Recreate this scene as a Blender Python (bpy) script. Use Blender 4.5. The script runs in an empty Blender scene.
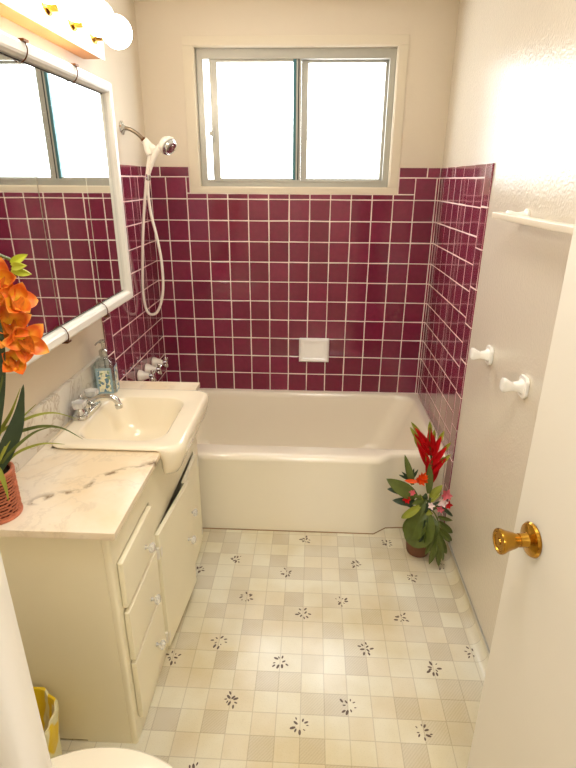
import bpy, bmesh, math, random
from mathutils import Vector, Matrix, noise
random.seed(7)
C = bpy.context.scene.collection
PI = math.pi
W = 1.53            # room width
T = 0.1093          # tile pitch
RIM = 0.42          # tub rim height
YF = -2.72          # inner face of the door wall
CEIL = 2.40

# ------------------------------------------------------------------ materials
def new_mat(name):
    m = bpy.data.materials.new(name); m.use_nodes = True
    nt = m.node_tree; nt.nodes.clear()
    out = nt.nodes.new('ShaderNodeOutputMaterial')
    b = nt.nodes.new('ShaderNodeBsdfPrincipled')
    nt.links.new(b.outputs[0], out.inputs[0])
    return m, nt, b, out
def lin(c):
    return tuple((v/255/12.92 if v/255 <= .04045 else ((v/255+.055)/1.055)**2.4) for v in c)+(1,)
def N(nt, t, **kw):
    n = nt.nodes.new(t)
    for k, v in kw.items():
        if k in n.inputs: n.inputs[k].default_value = v
        else: setattr(n, k, v)
    return n
def bump(nt, b, height, strength=.3, dist=.002):
    n = N(nt, 'ShaderNodeBump'); n.inputs['Strength'].default_value = strength; n.inputs['Distance'].default_value = dist
    nt.links.new(height, n.inputs['Height']); nt.links.new(n.outputs[0], b.inputs['Normal'])
def coords(nt):
    return N(nt, 'ShaderNodeTexCoord').outputs['Object']
def simple(name, col, rough=.5, metal=0, var=.06, vscale=6, bscale=0, bstr=.2, bdist=.001, spec=.5, coat=0, trans=0, ior=1.45, sss=0):
    m, nt, b, out = new_mat(name)
    c = lin(col)
    b.inputs['Roughness'].default_value = rough; b.inputs['Metallic'].default_value = metal
    b.inputs['Specular IOR Level'].default_value = spec
    b.inputs['Coat Weight'].default_value = coat
    b.inputs['Transmission Weight'].default_value = trans; b.inputs['IOR'].default_value = ior
    tc = coords(nt)
    nz = N(nt, 'ShaderNodeTexNoise', Scale=vscale, Detail=3.0); nt.links.new(tc, nz.inputs['Vector'])
    mx = N(nt, 'ShaderNodeMix', data_type='RGBA')
    mx.inputs[6].default_value = tuple(v*(1-var) for v in c[:3])+(1,)
    mx.inputs[7].default_value = tuple(min(1, v*(1+var)) for v in c[:3])+(1,)
    nt.links.new(nz.outputs[0], mx.inputs[0]); nt.links.new(mx.outputs[2], b.inputs['Base Color'])
    if bscale:
        n2 = N(nt, 'ShaderNodeTexNoise', Scale=bscale, Detail=3.0); nt.links.new(tc, n2.inputs['Vector'])
        bump(nt, b, n2.outputs[0], bstr, bdist)
    return m

M = {}
M['wall'] = simple('painted plaster', (222, 210, 190), .34, bscale=90, bstr=.25, bdist=.002, var=.02)
M['wall_gloss'] = simple('glossy orange peel paint', (224, 215, 198), .20, bscale=110, bstr=.42, bdist=.003, var=.02, spec=.65)
M['ceil'] = simple('ceiling paint', (235, 230, 220), .7, var=.02)
M['trim'] = simple('cream trim paint', (225, 214, 192), .35, var=.03)
M['white_trim'] = simple('white gloss door paint', (236, 232, 222), .28, var=.02)
M['door'] = simple('cream door paint', (224, 218, 204), .38, var=.03, vscale=4)
M['grout'] = simple('pale pink grout', (242, 226, 218), .6, var=.1, vscale=30)
M['tub'] = simple('cream porcelain', (242, 234, 214), .12, var=.03, vscale=3, coat=.3)
M['sink'] = simple('aged cream porcelain', (242, 230, 204), .12, var=.05, vscale=7, coat=.3)
M['cab'] = simple('cream cabinet paint', (246, 239, 212), .35, var=.04, vscale=5, bscale=40, bstr=.08)
M['white_plastic'] = simple('white plastic', (240, 234, 220), .3, var=.02)
M['white_ceramic'] = simple('white ceramic', (252, 250, 243), .12, var=.02, coat=.3)
M['chrome'] = simple('chrome', (215, 215, 212), .09, 1, var=.02)
M['steel'] = simple('mill finish aluminium', (178, 176, 166), .35, .35, var=.06, vscale=20)
M['pump_metal'] = simple('brushed nickel', (190, 190, 186), .25, 1, var=.05)
M['teal'] = simple('teal tinted aluminium edge', (70, 112, 118), .35, .4, var=.1)
M['dark_gasket'] = simple('dark rubber gasket', (40, 42, 42), .6, var=.1)
M['bronze'] = simple('aged bronze', (110, 70, 40), .35, 1, var=.2, vscale=40)
M['brass'] = simple('polished brass', (184, 138, 52), .17, 1, var=.08, vscale=30)
M['brown_pipe'] = simple('tarnished nickel pipe', (135, 120, 100), .28, 1, var=.2, vscale=50)
M['dark'] = simple('dark gap', (50, 38, 28), .9)
M['leaf'] = simple('dark glossy leaf', (92, 104, 46), .4, var=.45, vscale=25)
M['leaf_light'] = simple('light green leaf', (150, 156, 60), .45, var=.35, vscale=25)
M['leaf_deep'] = simple('deep blue green leaf', (52, 70, 46), .4, var=.35, vscale=20)
M['red'] = simple('red bract', (200, 24, 30), .4, var=.35, vscale=30)
M['orange'] = simple('orange red petal', (240, 84, 20), .45, var=.35, vscale=40)
M['pink'] = simple('pink petal', (214, 110, 120), .5, var=.35, vscale=40)
M['white_petal'] = simple('white petal', (245, 225, 222), .5, var=.1)
M['soil'] = simple('dark soil', (48, 34, 26), .95, var=.4, vscale=60, bscale=100, bstr=.8)
M['terracotta'] = simple('brown clay pot', (112, 72, 50), .7, var=.2, vscale=20)
M['wicker'] = simple('red brown wicker', (190, 112, 80), .55, var=.35, vscale=60)
M['wood'] = simple('varnished pale wood', (214, 150, 88), .45, var=.12, vscale=8)
M['bin'] = simple('cream plastic bin', (225, 215, 180), .4)

# plant pot and leaf materials above; specials below
def mat_tile():
    m, nt, b, out = new_mat('burgundy glazed tile')
    g = N(nt, 'ShaderNodeNewGeometry')
    ramp = N(nt, 'ShaderNodeValToRGB'); e = ramp.color_ramp.elements
    e[0].color = lin((124, 32, 62)); e[1].color = lin((142, 42, 76))
    nt.links.new(g.outputs['Random Per Island'], ramp.inputs[0])
    tc = coords(nt); nz = N(nt, 'ShaderNodeTexNoise', Scale=45.0, Detail=4.0); nt.links.new(tc, nz.inputs['Vector'])
    mx = N(nt, 'ShaderNodeMix', data_type='RGBA', blend_type='MULTIPLY'); mx.inputs[0].default_value = .35
    nt.links.new(ramp.outputs[0], mx.inputs[6]); nt.links.new(nz.outputs[0], mx.inputs[7])
    nt.links.new(mx.outputs[2], b.inputs['Base Color'])
    b.inputs['Roughness'].default_value = .13; b.inputs['Coat Weight'].default_value = .6; b.inputs['Coat Roughness'].default_value = .04
    n2 = N(nt, 'ShaderNodeTexNoise', Scale=14.0, Detail=1.0); nt.links.new(tc, n2.inputs['Vector'])
    bump(nt, b, n2.outputs[0], .10, .0015)
    return m
M['tile'] = mat_tile()

def mat_floor():
    m, nt, b, out = new_mat('patterned cream vinyl')
    tc = coords(nt)
    mp = N(nt, 'ShaderNodeMapping'); nt.links.new(tc, mp.inputs[0])
    cx, cy = .0778, .0762
    mp.inputs['Location'].default_value = (-.0, 0, 0)
    sep = N(nt, 'ShaderNodeSeparateXYZ'); nt.links.new(tc, sep.inputs[0])
    def math_(op, a, b_=None, c=None):
        n = N(nt, 'ShaderNodeMath', operation=op)
        for i, v in enumerate((a, b_, c)):
            if v is None: continue
            if isinstance(v, (int, float)): n.inputs[i].default_value = v
            else: nt.links.new(v, n.inputs[i])
        return n.outputs[0]
    u = math_('MULTIPLY_ADD', sep.outputs[0], 1/cx, -.17-.5+.5+100)      # cell index along x
    v = math_('MULTIPLY_ADD', sep.outputs[1], 1/cy, .875/cy+.5+100)
    fu, fv = math_('FLOOR', u), math_('FLOOR', v)
    ru, rv = math_('FRACT', u), math_('FRACT', v)
    cid = N(nt, 'ShaderNodeCombineXYZ'); nt.links.new(fu, cid.inputs[0]); nt.links.new(fv, cid.inputs[1])
    wn = N(nt, 'ShaderNodeTexWhiteNoise', noise_dimensions='3D'); nt.links.new(cid.outputs[0], wn.inputs['Vector'])
    ramp = N(nt, 'ShaderNodeValToRGB'); ramp.color_ramp.interpolation = 'CONSTANT'
    e = ramp.color_ramp.elements; e[0].color = lin((229, 225, 206)); e[1].position = .45; e[1].color = lin((226, 219, 198))
    e2 = ramp.color_ramp.elements.new(.7); e2.color = lin((221, 215, 196)); e3 = ramp.color_ramp.elements.new(.85); e3.color = lin((216, 209, 190))
    nt.links.new(wn.outputs['Value'], ramp.inputs[0])
    # diagonal hatching in some cells
    dg = math_('ADD', math_('MULTIPLY', sep.outputs[0], 1.0), math_('MULTIPLY', sep.outputs[1], -.9))
    hs = math_('SINE', math_('MULTIPLY', dg, 620))
    hk = math_('MULTIPLY', math_('GREATER_THAN', wn.outputs['Value'], .72), math_('MULTIPLY', math_('GREATER_THAN', hs, .2), .10))
    # speckle
    vz = N(nt, 'ShaderNodeTexNoise', Scale=260.0, Detail=2.0); nt.links.new(tc, vz.inputs['Vector'])
    sp = math_('MULTIPLY', math_('GREATER_THAN', vz.outputs[0], .6), .07)
    # seams between cells
    du = math_('MINIMUM', ru, math_('SUBTRACT', 1, ru)); dv = math_('MINIMUM', rv, math_('SUBTRACT', 1, rv))
    line = math_('MULTIPLY', math_('LESS_THAN', math_('MINIMUM', du, dv), .018), .26)
    wear = N(nt, 'ShaderNodeTexNoise', Scale=2.4, Detail=4.0); nt.links.new(tc, wear.inputs['Vector'])
    tot = math_('ADD', math_('ADD', hk, sp), line)
    mx = N(nt, 'ShaderNodeMix', data_type='RGBA'); nt.links.new(tot, mx.inputs[0]); nt.links.new(ramp.outputs[0], mx.inputs[6])
    mx.inputs[7].default_value = lin((120, 98, 72))
    m2 = N(nt, 'ShaderNodeMix', data_type='RGBA', blend_type='MULTIPLY')
    r2 = N(nt, 'ShaderNodeValToRGB'); r2.color_ramp.elements[0].position = .35; r2.color_ramp.elements[0].color = lin((236, 226, 200)); r2.color_ramp.elements[1].position = .6; r2.color_ramp.elements[1].color = (1, 1, 1, 1)
    nt.links.new(wear.outputs[0], r2.inputs[0]); m2.inputs[0].default_value = 1
    nt.links.new(mx.outputs[2], m2.inputs[6]); nt.links.new(r2.outputs[0], m2.inputs[7]); nt.links.new(m2.outputs[2], b.inputs['Base Color'])
    b.inputs['Roughness'].default_value = .2; b.inputs['Specular IOR Level'].default_value = .55
    bn = N(nt, 'ShaderNodeTexNoise', Scale=120.0, Detail=3.0); nt.links.new(tc, bn.inputs['Vector'])
    hsum = math_('SUBTRACT', bn.outputs[0], math_('MULTIPLY', line, 2.0))
    bump(nt, b, hsum, .2, .0015)
    return m
M['floor'] = mat_floor()
M['petal_dark'] = simple('dark printed petals', (92, 74, 60), .35, var=.25, vscale=60)

def mat_marble(name, base, warm, line=None, vein=.22):
    m, nt, b, out = new_mat(name)
    tc = coords(nt)
    n1 = N(nt, 'ShaderNodeTexNoise', Scale=3.0, Detail=6.0, Roughness=.6); nt.links.new(tc, n1.inputs['Vector'])
    mix = N(nt, 'ShaderNodeMix', data_type='RGBA')
    mix.inputs[6].default_value = lin(base); mix.inputs[7].default_value = lin(warm)
    r = N(nt, 'ShaderNodeValToRGB'); r.color_ramp.elements[0].position = .42; r.color_ramp.elements[1].position = .6
    nt.links.new(n1.outputs[0], r.inputs[0]); nt.links.new(r.outputs[0], mix.inputs[0])
    # fine veins
    n2 = N(nt, 'ShaderNodeTexNoise', Scale=4.5, Detail=9.0, Roughness=.62, Distortion=.9); nt.links.new(tc, n2.inputs['Vector'])
    ab = N(nt, 'ShaderNodeMath', operation='SUBTRACT'); nt.links.new(n2.outputs[0], ab.inputs[0]); ab.inputs[1].default_value = .5
    a2 = N(nt, 'ShaderNodeMath', operation='ABSOLUTE'); nt.links.new(ab.outputs[0], a2.inputs[0])
    r2 = N(nt, 'ShaderNodeValToRGB'); e = r2.color_ramp.elements
    e[0].position = .0; e[0].color = (vein, vein, vein, 1); e[1].position = .022; e[1].color = (0, 0, 0, 1)
    nt.links.new(a2.outputs[0], r2.inputs[0])
    m2 = N(nt, 'ShaderNodeMix', data_type='RGBA'); nt.links.new(r2.outputs[0], m2.inputs[0]); nt.links.new(mix.outputs[2], m2.inputs[6]); m2.inputs[7].default_value = lin((176, 160, 138))
    last = m2.outputs[2]
    if line:
        (x0, y0, x1, y1, hw) = line
        dx, dy = x1-x0, y1-y0; L = math.hypot(dx, dy); nx, ny = -dy/L, dx/L
        n3 = N(nt, 'ShaderNodeTexNoise', Scale=7.0, Detail=7.0, Roughness=.6); nt.links.new(tc, n3.inputs['Vector'])
        dot = N(nt, 'ShaderNodeVectorMath', operation='DOT_PRODUCT'); nt.links.new(tc, dot.inputs[0]); dot.inputs[1].default_value = (nx, ny, 0)
        s = N(nt, 'ShaderNodeMath', operation='SUBTRACT'); nt.links.new(dot.outputs['Value'], s.inputs[0]); s.inputs[1].default_value = x0*nx+y0*ny
        w = N(nt, 'ShaderNodeMath', operation='MULTIPLY_ADD'); nt.links.new(n3.outputs[0], w.inputs[0]); w.inputs[1].default_value = .20; w.inputs[2].default_value = -.10
        sm = N(nt, 'ShaderNodeMath', operation='ADD'); nt.links.new(s.outputs[0], sm.inputs[0]); nt.links.new(w.outputs[0], sm.inputs[1])
        aa = N(nt, 'ShaderNodeMath', operation='ABSOLUTE'); nt.links.new(sm.outputs[0], aa.inputs[0])
        r3 = N(nt, 'ShaderNodeValToRGB'); e = r3.color_ramp.elements
        e[0].color = (1, 1, 1, 1); e[1].position = hw; e[1].color = (0, 0, 0, 1)
        nt.links.new(aa.outputs[0], r3.inputs[0])
        n4 = N(nt, 'ShaderNodeTexNoise', Scale=28.0, Detail=5.0); nt.links.new(tc, n4.inputs['Vector'])
        r4 = N(nt, 'ShaderNodeValToRGB'); r4.color_ramp.elements[0].position = .42; r4.color_ramp.elements[1].position = .58
        nt.links.new(n4.outputs[0], r4.inputs[0])
        mu = N(nt, 'ShaderNodeMath', operation='MULTIPLY'); nt.links.new(r3.outputs[0], mu.inputs[0]); nt.links.new(r4.outputs[0], mu.inputs[1])
        m3 = N(nt, 'ShaderNodeMix', data_type='RGBA'); nt.links.new(mu.outputs[0], m3.inputs[0]); nt.links.new(last, m3.inputs[6]); m3.inputs[7].default_value = lin((128, 104, 76))
        last = m3.outputs[2]
    nt.links.new(last, b.inputs['Base Color'])
    b.inputs['Roughness'].default_value = .2
    return m

def mat_mirror():
    m, nt, b, out = new_mat('mirror silver')
    b.inputs['Metallic'].default_value = 1; b.inputs['Roughness'].default_value = .015; b.inputs['Base Color'].default_value = (.86, .88, .87, 1)
    return m
M['mirror'] = mat_mirror()
def mat_glass(name, tint=(1, 1, 1, 1), refl=.06):
    m, nt, b, out = new_mat(name); nt.nodes.remove(b)
    tr = N(nt, 'ShaderNodeBsdfTransparent'); tr.inputs[0].default_value = tint
    gl = N(nt, 'ShaderNodeBsdfGlossy'); gl.inputs['Roughness'].default_value = .03
    mx = N(nt, 'ShaderNodeMixShader'); mx.inputs[0].default_value = refl
    nt.links.new(tr.outputs[0], mx.inputs[1]); nt.links.new(gl.outputs[0], mx.inputs[2]); nt.links.new(mx.outputs[0], out.inputs[0])
    return m
M['pane'] = mat_glass('window glass')
M['bottle_glass'] = mat_glass('pale blue bottle glass', (.8, .88, .88, 1), .22)
def mat_clear():
    m, nt, b, out = new_mat('clear acrylic')
    b.inputs['Base Color'].default_value = (.98, .97, .93, 1); b.inputs['Roughness'].default_value = .08
    b.inputs['Transmission Weight'].default_value = .55; b.inputs['IOR'].default_value = 1.49
    return m
M['acrylic'] = mat_clear()
def mat_emit(name, col, s):
    m, nt, b, out = new_mat(name)
    b.inputs['Base Color'].default_value = (1, 1, 1, 1); b.inputs['Roughness'].default_value = .2
    b.inputs['Emission Color'].default_value = col; b.inputs['Emission Strength'].default_value = s
    return m
BULB = 26.0
M['bulb'] = mat_emit('lit frosted bulb', (1, .92, .80, 1), BULB)
def mat_orchid():
    m, nt, b, out = new_mat('orange orchid petal')
    tc = coords(nt)
    ln = N(nt, 'ShaderNodeVectorMath', operation='LENGTH'); nt.links.new(tc, ln.inputs[0])
    nz = N(nt, 'ShaderNodeTexNoise', Scale=90.0, Detail=4.0); nt.links.new(tc, nz.inputs['Vector'])
    ad = N(nt, 'ShaderNodeMath', operation='MULTIPLY_ADD'); nt.links.new(nz.outputs[0], ad.inputs[0]); ad.inputs[1].default_value = .018; nt.links.new(ln.outputs['Value'], ad.inputs[2])
    r = N(nt, 'ShaderNodeValToRGB'); e = r.color_ramp.elements
    e[0].position = .016; e[0].color = lin((244, 206, 50)); e[1].position = .062; e[1].color = lin((250, 170, 66))
    a = r.color_ramp.elements.new(.032); a.color = lin((244, 160, 42)); a = r.color_ramp.elements.new(.050); a.color = lin((228, 96, 28))
    nt.links.new(ad.outputs[0], r.inputs[0]); nt.links.new(r.outputs[0], b.inputs['Base Color']); b.inputs['Roughness'].default_value = .5
    return m
M['orchid'] = mat_orchid()
M['orchid_lip'] = simple('speckled orchid lip', (206, 112, 36), .45, var=.6, vscale=120)
M['bud'] = simple('yellow green bud', (196, 204, 70), .45, var=.2, vscale=30)
def mat_label():
    m, nt, b, out = new_mat('floral bottle label')
    tc = coords(nt)
    vo = N(nt, 'ShaderNodeTexVoronoi', Scale=110.0); nt.links.new(tc, vo.inputs['Vector'])
    r = N(nt, 'ShaderNodeValToRGB'); r.color_ramp.interpolation = 'CONSTANT'; e = r.color_ramp.elements
    e[0].color = lin((244, 240, 206)); e[1].position = .45; e[1].color = lin((224, 226, 206))
    k = r.color_ramp.elements.new(.62); k.color = lin((104, 140, 160)); k = r.color_ramp.elements.new(.85); k.color = lin((150, 170, 130))
    sepc = N(nt, 'ShaderNodeSeparateColor'); nt.links.new(vo.outputs['Color'], sepc.inputs[0])
    nt.links.new(sepc.outputs[0], r.inputs[0]); nt.links.new(r.outputs[0], b.inputs['Base Color']); b.inputs['Roughness'].default_value = .4
    return m
M['label'] = mat_label()
def mat_bag():
    m, nt, b, out = new_mat('yellow and white plastic bag')
    tc = coords(nt)
    wv = N(nt, 'ShaderNodeTexWave', Scale=5.5, Distortion=5.0); wv.inputs['Detail Scale'].default_value = 1.2
    nt.links.new(tc, wv.inputs['Vector'])
    r = N(nt, 'ShaderNodeValToRGB'); e = r.color_ramp.elements
    e[0].position = .62; e[0].color = lin((240, 206, 24)); e[1].position = .78; e[1].color = lin((238, 232, 190))
    nt.links.new(wv.outputs[0], r.inputs[0]); nt.links.new(r.outputs[0], b.inputs['Base Color'])
    b.inputs['Roughness'].default_value = .35
    nz = N(nt, 'ShaderNodeTexNoise', Scale=30.0); nt.links.new(tc, nz.inputs['Vector']); bump(nt, b, nz.outputs[0], .6, .004)
    return m
M['bag'] = mat_bag()
M['marble'] = mat_marble('cream marble', (238, 226, 204), (232, 212, 178), line=(-.076, -.405, .118, -.20, .020))
M['marble_splash'] = mat_marble('grey cream marble', (228, 224, 214), (214, 206, 192), vein=.75)

# ------------------------------------------------------------------ geometry helpers
class B:
    """collects shapes for one mesh"""
    def __init__(s): s.bm = bmesh.new(); s.mi = 0
    def _add(s, verts, faces, mat=None, smooth=True):
        vs = [s.bm.verts.new(v) for v in verts]
        for f in faces:
            try: fc = s.bm.faces.new([vs[i] for i in f]); fc.material_index = s.mi if mat is None else mat; fc.smooth = smooth
            except ValueError: pass
        return vs
    def box(s, a, b, bev=0, seg=2, mat=None, M4=None):
        x0, y0, z0 = [min(p, q) for p, q in zip(a, b)]; x1, y1, z1 = [max(p, q) for p, q in zip(a, b)]
        t = bmesh.new()
        vs = [t.verts.new(v) for v in ((x0,y0,z0),(x1,y0,z0),(x1,y1,z0),(x0,y1,z0),(x0,y0,z1),(x1,y0,z1),(x1,y1,z1),(x0,y1,z1))]
        for f in ((0,3,2,1),(4,5,6,7),(0,1,5,4),(1,2,6,5),(2,3,7,6),(3,0,4,7)): t.faces.new([vs[i] for i in f])
        if bev: bmesh.ops.bevel(t, geom=t.edges[:], offset=bev, segments=seg, affect='EDGES', profile=.5)
        s.merge(t, mat, M4); return s
    def merge(s, t, mat=None, M4=None):
        t.verts.index_update()
        vs = [(M4 @ v.co) if M4 else v.co.copy() for v in t.verts]
        fs = [[v.index for v in f.verts] for f in t.faces]
        s._add(vs, fs, mat); t.free()
    def prism(s, pts, axis, a, b, bev=0, mat=None):
        # pts: 2D outline; axis 0/1/2: extruded axis
        def mk(p, h):
            return {0: (h, p[0], p[1]), 1: (p[0], h, p[1]), 2: (p[0], p[1], h)}[axis]
        t = bmesh.new(); n = len(pts)
        lo = [t.verts.new(mk(p, a)) for p in pts]; hi = [t.verts.new(mk(p, b)) for p in pts]
        t.faces.new(lo); t.faces.new(hi[::-1])
        for i in range(n): t.faces.new([lo[i], hi[i], hi[(i+1) % n], lo[(i+1) % n]][::-1])
        bmesh.ops.recalc_face_normals(t, faces=t.faces)
        if bev: bmesh.ops.bevel(t, geom=t.edges[:], offset=bev, segments=2, affect='EDGES', profile=.5)
        s.merge(t, mat); return s
    def rings(s, rings, closed=True, cap0=False, cap1=False, mat=None):
        n = len(rings[0]); V = [v for r in rings for v in r]; F = []
        for k in range(len(rings)-1):
            for i in range(n if closed else n-1):
                j = (i+1) % n
                F.append((k*n+i, k*n+j, (k+1)*n+j, (k+1)*n+i))
        if cap0: F.append(tuple(range(n))[::-1])
        if cap1: F.append(tuple((len(rings)-1)*n+i for i in range(n)))
        s._add(V, F, mat); return s
    def lathe(s, prof, o=(0,0,0), axis=(0,0,1), n=32, mat=None, wob=None):
        ax = Vector(axis).normalized(); q = ax.to_track_quat('Z', 'Y'); o = Vector(o)
        R = []
        for (r, h) in prof:
            ring = []
            for i in range(n):
                a = 2*PI*i/n; rr = max(r, 1e-5)*(wob(a, h) if wob else 1)
                ring.append(o + q @ Vector((rr*math.cos(a), rr*math.sin(a), h)))
            R.append(ring)
        s.rings(R, cap0=True, cap1=True, mat=mat); return s
    def tube(s, pts, r, n=12, mat=None, sub=1):
        P = [Vector(p) for p in pts]
        if sub > 1: P = spline(P, sub)
        rr = r if callable(r) else (lambda t: r)
        R = []; up = None
        for i, p in enumerate(P):
            d = (P[min(i+1, len(P)-1)]-P[max(i-1, 0)]).normalized()
            if up is None:
                up = Vector((0,0,1)) if abs(d.z) < .9 else Vector((1,0,0))
            a = d.cross(up).normalized(); up = a.cross(d).normalized()
            k = rr(i/(len(P)-1))
            R.append([p + (a*math.cos(2*PI*j/n)+up*math.sin(2*PI*j/n))*k for j in range(n)])
        s.rings(R, cap0=True, cap1=True, mat=mat); return s
    def sphere(s, c, r, n=24, scale=(1,1,1), mat=None):
        t = bmesh.new(); bmesh.ops.create_uvsphere(t, u_segments=n, v_segments=n//2, radius=r)
        M4 = Matrix.Translation(Vector(c)) @ Matrix.Diagonal((*scale, 1)); s.merge(t, mat, M4); return s
    def leaf(s, p0, d, up, L, w, curl=0, cup=.15, tip=1.0, n=9, m=4, wave=0, mat=None, base=.12, thick=.0006):
        """leaf blade from p0 along d; curl bends it away from up (radians over the length)"""
        p = Vector(p0); d = Vector(d).normalized(); up = Vector(up); side = d.cross(up).normalized(); up = side.cross(d).normalized()
        top = []; st = L/(n-1)
        for i in range(n):
            t = i/(n-1)
            ww = w*.5*(math.sin(PI*min(1, (t*(1-base)+base))**tip))**.8 if t < 1 else w*.01
            row = []
            for j in range(-m//2, m//2+1):
                u = j/(m/2)
                row.append(p + side*(u*ww) + up*(cup*ww*abs(u)**1.5*1.6 + wave*ww*math.sin(t*9+u*2)))
            top.append(row)
            ang = -curl/(n-1)
            R = Matrix.Rotation(ang, 3, side); d = R @ d; up = R @ up
            p = p + d*st
        V = []; F = []; k = len(top[0])
        for r in top: V += r
        for r in top: V += [v - up*thick for v in r]
        o = n*k
        for i in range(n-1):
            for j in range(k-1):
                a = i*k+j; F.append((a, a+1, a+k+1, a+k)); F.append((o+a, o+a+k, o+a+k+1, o+a+1))
        for i in range(n-1):
            for j in (0, k-1):
                a = i*k+j; F.append((a, a+k, o+a+k, o+a) if j == 0 else (a, o+a, o+a+k, a+k))
        s._add(V, F, mat); return s

def spline(P, sub):
    out = []
    for i in range(len(P)-1):
        p0 = P[max(i-1, 0)]; p1 = P[i]; p2 = P[i+1]; p3 = P[min(i+2, len(P)-1)]
        for k in range(sub):
            t = k/sub
            out.append(.5*((2*p1)+(p2-p0)*t+(2*p0-5*p1+4*p2-p3)*t*t+(3*p1-p0-3*p2+p3)*t**3))
    out.append(P[-1]); return out

def obj(name, b, mats, parent=None, loc=None, sharp=35, rotz=0, wn=True):
    """links the collected shapes as one object; geometry was given in world coordinates (or local to loc's axes)"""
    me = bpy.data.meshes.new(name)
    bm = b.bm
    org = Vector(loc) if loc is not None else Vector((0, 0, 0))
    pw = Vector((0, 0, 0)); p = parent
    while p is not None: pw += p.location; p = p.parent
    base = org if loc is not None else pw
    for v in bm.verts: v.co -= base
    bmesh.ops.recalc_face_normals(bm, faces=bm.faces)
    for f in bm.faces: f.smooth = True
    bm.to_mesh(me); bm.free()
    try: me.set_sharp_from_angle(angle=math.radians(sharp))
    except Exception: pass
    for m in (mats if isinstance(mats, (list, tuple)) else [mats]): me.materials.append(M[m] if isinstance(m, str) else m)
    o = bpy.data.objects.new(name, me); C.objects.link(o)
    if wn: w_ = o.modifiers.new('weighted', 'WEIGHTED_NORMAL'); w_.keep_sharp = True
    if parent: o.parent = parent
    o.location = base - pw if parent else base
    if not parent and loc is None: o.location = (0, 0, 0)
    return o
def thing(name, label, cat, loc, group=None):
    o = bpy.data.objects.new(name, None); C.objects.link(o); o.location = loc; o.empty_display_size = .05
    o['label'] = label; o['category'] = cat
    if group: o['group'] = group
    return o
def tag(o, label, cat, group=None):
    o['label'] = label; o['category'] = cat
    if group: o['group'] = group
    return o
def struct(o, label, cat):
    o['kind'] = 'structure'; o['label'] = label; o['category'] = cat; return o
def dup(root, loc, label=None, group=None):
    r = root.copy(); C.objects.link(r); r.location = loc
    if label: r['label'] = label
    if group: r['group'] = group
    for ch in list(root.children):
        c = ch.copy(); C.objects.link(c); c.parent = r
        for g in ch.children:
            e = g.copy(); C.objects.link(e); e.parent = c
    return r

# ------------------------------------------------------------------ room shell
b = B(); b.box((-.3, -2.95, -.1), (W+.3, .2, 0))
# vinyl coved up against the right wall
R = []
for k in range(9):
    a = PI/2*k/8; r = .035
    R.append([(W-r+r*math.sin(a), y, r-r*math.cos(a)) for y in (-2.70, -.80)])
R.append([(W-.0015, y, .066) for y in (-2.70, -.80)])
b.rings(R, closed=False)
# printed petal sprays of the vinyl
cx, cy = .0778, .0762
spray = [(11,0),(4,0),(7,2),(2,2),(5,3),(10,3),(8,5),(1,5)]
for j in range(0, 27):
    for i in range(-1, 20):
        if (i % 12, j % 6) not in spray: continue
        fx = (i+.17)*cx; fy = -.875-j*cy
        if not (.02 < fx < W-.02) or fy > -.8: continue
        rr = random.Random(i*31+j); n = 9; tw = rr.random()*6
        for k in range(n):
            a = tw+2*PI*k/n + rr.uniform(-.2, .2); q = rr.uniform(.011, .027); sz = rr.uniform(.003, .0074)
            px, py = fx+math.cos(a)*q, fy+math.sin(a)*q; aa = a+rr.uniform(-.5, .5)
            vs = []
            for t in range(8):
                e = 2*PI*t/8; lx, ly = math.cos(e)*sz*1.35, math.sin(e)*sz*.62
                vs.append((px+lx*math.cos(aa)-ly*math.sin(aa), py+lx*math.sin(aa)+ly*math.cos(aa), .0004))
            b._add(vs, [tuple(range(8))], mat=1)
struct(obj('floor', b, ['floor', 'petal_dark']), 'cream checked vinyl floor with dark petal sprays', 'floor')

b = B(); b.box((-.3, -4.6, CEIL), (W+.5, .3, CEIL+.1)); struct(obj('ceiling', b, 'ceil'), 'plain cream ceiling', 'ceiling')
b = B(); b.box((-.15, -2.84, 0), (0, .15, CEIL)); struct(obj('wall_left', b, 'wall'), 'cream wall behind the vanity and mirror', 'wall')
b = B(); b.box((W, -2.84, 0), (W+.15, .15, CEIL)); struct(obj('wall_right', b, 'wall_gloss'), 'glossy cream wall behind the door', 'wall')
# back wall round the window opening
wx0, wx1, wz0, wz1 = .27, 1.266, 1.572, 2.214
b = B()
b.box((0, 0, 0), (W, .14, wz0)); b.box((0, 0, wz1), (W, .14, CEIL)); b.box((0, 0, wz0), (wx0, .14, wz1)); b.box((wx1, 0, wz0), (W, .14, wz1))
wall_back = struct(obj('wall_back', b, 'wall'), 'back wall above the bathtub with the window', 'wall')
# door wall with the doorway the picture is taken from
dx0, dx1 = .708, 1.36
b = B()
b.box((0, YF-.11, 0), (dx0-.04, YF, CEIL)); b.box((dx1+.03, YF-.11, 0), (W, YF, CEIL)); b.box((dx0-.03, YF-.11, 2.07), (dx1+.03, YF, CEIL))
struct(obj('wall_front', b, 'wall'), 'cream wall holding the doorway', 'wall')
# hallway beyond the doorway
b = B(); b.box((-.3, -4.5, -.1), (W+.5, -2.95, 0)); struct(obj('floor_hallway', b, simple('hall carpet', (170, 150, 125), .9)), 'hallway floor outside the doorway', 'floor')
b = B(); b.box((-.3, -4.6, 0), (W+.5, -4.5, CEIL)); b.box((-.4, -4.6, 0), (-.3, -2.83, CEIL)); b.box((W+.5, -4.6, 0), (W+.6, -2.83, CEIL))
b.box((-.3, -2.86, 0), (-.15, -2.83, CEIL)); b.box((W+.15, -2.86, 0), (W+.5, -2.83, CEIL)); struct(obj('wall_hallway', b, 'wall'), 'hallway walls outside the doorway', 'wall')

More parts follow.
